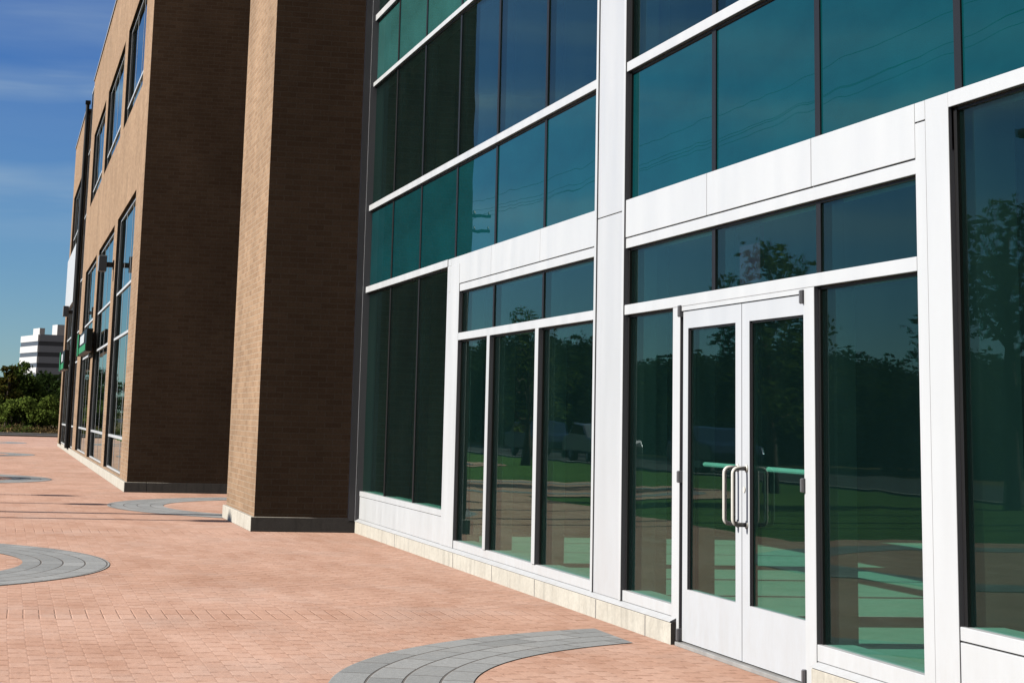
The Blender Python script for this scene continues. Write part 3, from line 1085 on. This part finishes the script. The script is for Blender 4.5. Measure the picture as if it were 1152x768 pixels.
car((70, 13.2, -.05), 0, 'car_silver', 'silver car parked across the road, reflected in the three panes')
car((79, 13.3, -.05), 0, 'car_blue', 'dark blue car parked behind the silver car across the road')
car((58, 13.1, -.05), 0, 'car_blue', 'dark blue car parked in front of the silver car across the road')

# ------------------------------------------------------------------ light and sky
SUN_EL, SUN_AZ = R(32), R(86.5)      # azimuth measured from +X towards +Y
sun = bpy.data.lights.new('sun', 'SUN'); sun.energy = 5.0; sun.angle = R(.53); sun.color = (1., .955, .88)
so = bpy.data.objects.new('sun', sun); COL.objects.link(so)
sd = Vector((math.cos(SUN_EL) * math.cos(SUN_AZ), math.cos(SUN_EL) * math.sin(SUN_AZ), math.sin(SUN_EL)))
so.rotation_euler = sd.to_track_quat('Z', 'Y').to_euler()
so.location = (30, 60, 60)

w = bpy.data.worlds.new('World'); S.world = w; w.use_nodes = True
nt = w.node_tree; nt.nodes.clear()
wo = nt.nodes.new('ShaderNodeOutputWorld')
bg = nt.nodes.new('ShaderNodeBackground'); bg.inputs[1].default_value = .075
sky = nt.nodes.new('ShaderNodeTexSky'); sky.sky_type = 'NISHITA'; sky.sun_disc = False
sky.sun_elevation = SUN_EL
sky.sun_rotation = math.pi / 2 - SUN_AZ
sky.altitude = 300; sky.air_density = .75; sky.dust_density = .15; sky.ozone_density = 5.
tc = nt.nodes.new('ShaderNodeTexCoord')
sp = nt.nodes.new('ShaderNodeSeparateXYZ'); L(nt, tc.outputs['Generated'], sp.inputs[0])
# thin layers of cirrus low in the sky, broken up by drawn-out noise
mp = nt.nodes.new('ShaderNodeMapping'); mp.inputs['Scale'].default_value = (1.6, 1.6, 16.); mp.inputs['Location'].default_value = (.35, .1, .42)
L(nt, tc.outputs['Generated'], mp.inputs[0])
n1 = noise(nt, mp.outputs[0], 2.1, 5, .55)
n2 = noise(nt, scaled(nt, tc.outputs['Generated'], (2.2, 2.2, 5.)), 3., 4, .5)
zz = math_node(nt, 'ADD', sp.outputs[2], math_node(nt, 'MULTIPLY', math_node(nt, 'SUBTRACT', n2, .5), .035))
layers = ramp(nt, zz, [(.0, 0.), (.085, .05), (.107, .55), (.120, .05), (.150, .12), (.163, 1.), (.174, .1), (.20, .4), (.235, .15), (.27, .9), (.31, .1), (.36, .9), (.41, .1), (.5, .4)])
streak = ramp(nt, n1, [(.38, .25), (.62, 1.)])
f = math_node(nt, 'MULTIPLY', math_node(nt, 'MULTIPLY', layers, streak), .85)
tint = ramp(nt, sp.outputs[2], [(0., (.85, .97, .95)), (.10, (.68, .94, 1.1)), (.20, (.47, .79, 1.2)), (1., (.56, .83, 1.1))])
skyc = mix_col(nt, 1., sky.outputs[0], tint, 'MULTIPLY')
c = mix_col(nt, f, skyc, (5.0, 6.5, 7.6))
# broken grey cloud added behind the viewpoint to warm the fill on shaded faces
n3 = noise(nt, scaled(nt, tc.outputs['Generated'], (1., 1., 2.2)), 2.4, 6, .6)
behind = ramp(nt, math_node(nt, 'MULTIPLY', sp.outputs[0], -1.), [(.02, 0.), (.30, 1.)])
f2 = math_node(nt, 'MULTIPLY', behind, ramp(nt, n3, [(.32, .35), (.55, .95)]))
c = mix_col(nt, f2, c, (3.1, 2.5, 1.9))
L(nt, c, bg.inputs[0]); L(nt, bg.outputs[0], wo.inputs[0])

# ------------------------------------------------------------------ camera (long lens, picture cropped below the optical axis)
f_px, yaw, pitch, roll, ppx, ppy = 2160.34838, .229964, .188491, .025961, 529.331932, 60.935099
CAM_H = 1.3533
fw = Vector((math.cos(yaw) * math.cos(pitch), -math.sin(yaw) * math.cos(pitch), math.sin(pitch)))
r = Vector((-math.sin(yaw), -math.cos(yaw), 0)); u = r.cross(fw)
r2 = r * math.cos(roll) + u * math.sin(roll); u2 = -r * math.sin(roll) + u * math.cos(roll)
cam = bpy.data.cameras.new('camera')
cam.sensor_fit = 'HORIZONTAL'; cam.sensor_width = 36.
cam.lens = f_px / 1152 * 36
cam.shift_x = (576 - ppx) / 1152
cam.shift_y = (ppy - 384) / 1152
cam.clip_start = .05; cam.clip_end = 6000
co = bpy.data.objects.new('camera', cam); COL.objects.link(co)
co.matrix_world = Matrix(((r2.x, u2.x, -fw.x, 0), (r2.y, u2.y, -fw.y, 0), (r2.z, u2.z, -fw.z, CAM_H), (0, 0, 0, 1)))
S.camera = co

S.view_settings.view_transform = 'Standard'
S.view_settings.look = 'None'
S.view_settings.exposure = .12
S.view_settings.gamma = 1.
S.view_settings.use_curve_mapping = False
S.render.engine = 'CYCLES'
S.cycles.use_denoising = True
S.cycles.max_bounces = 10
S.cycles.diffuse_bounces = 0
S.cycles.transparent_max_bounces = 24
S.cycles.glossy_bounces = 5
S.cycles.sample_clamp_indirect = 6.
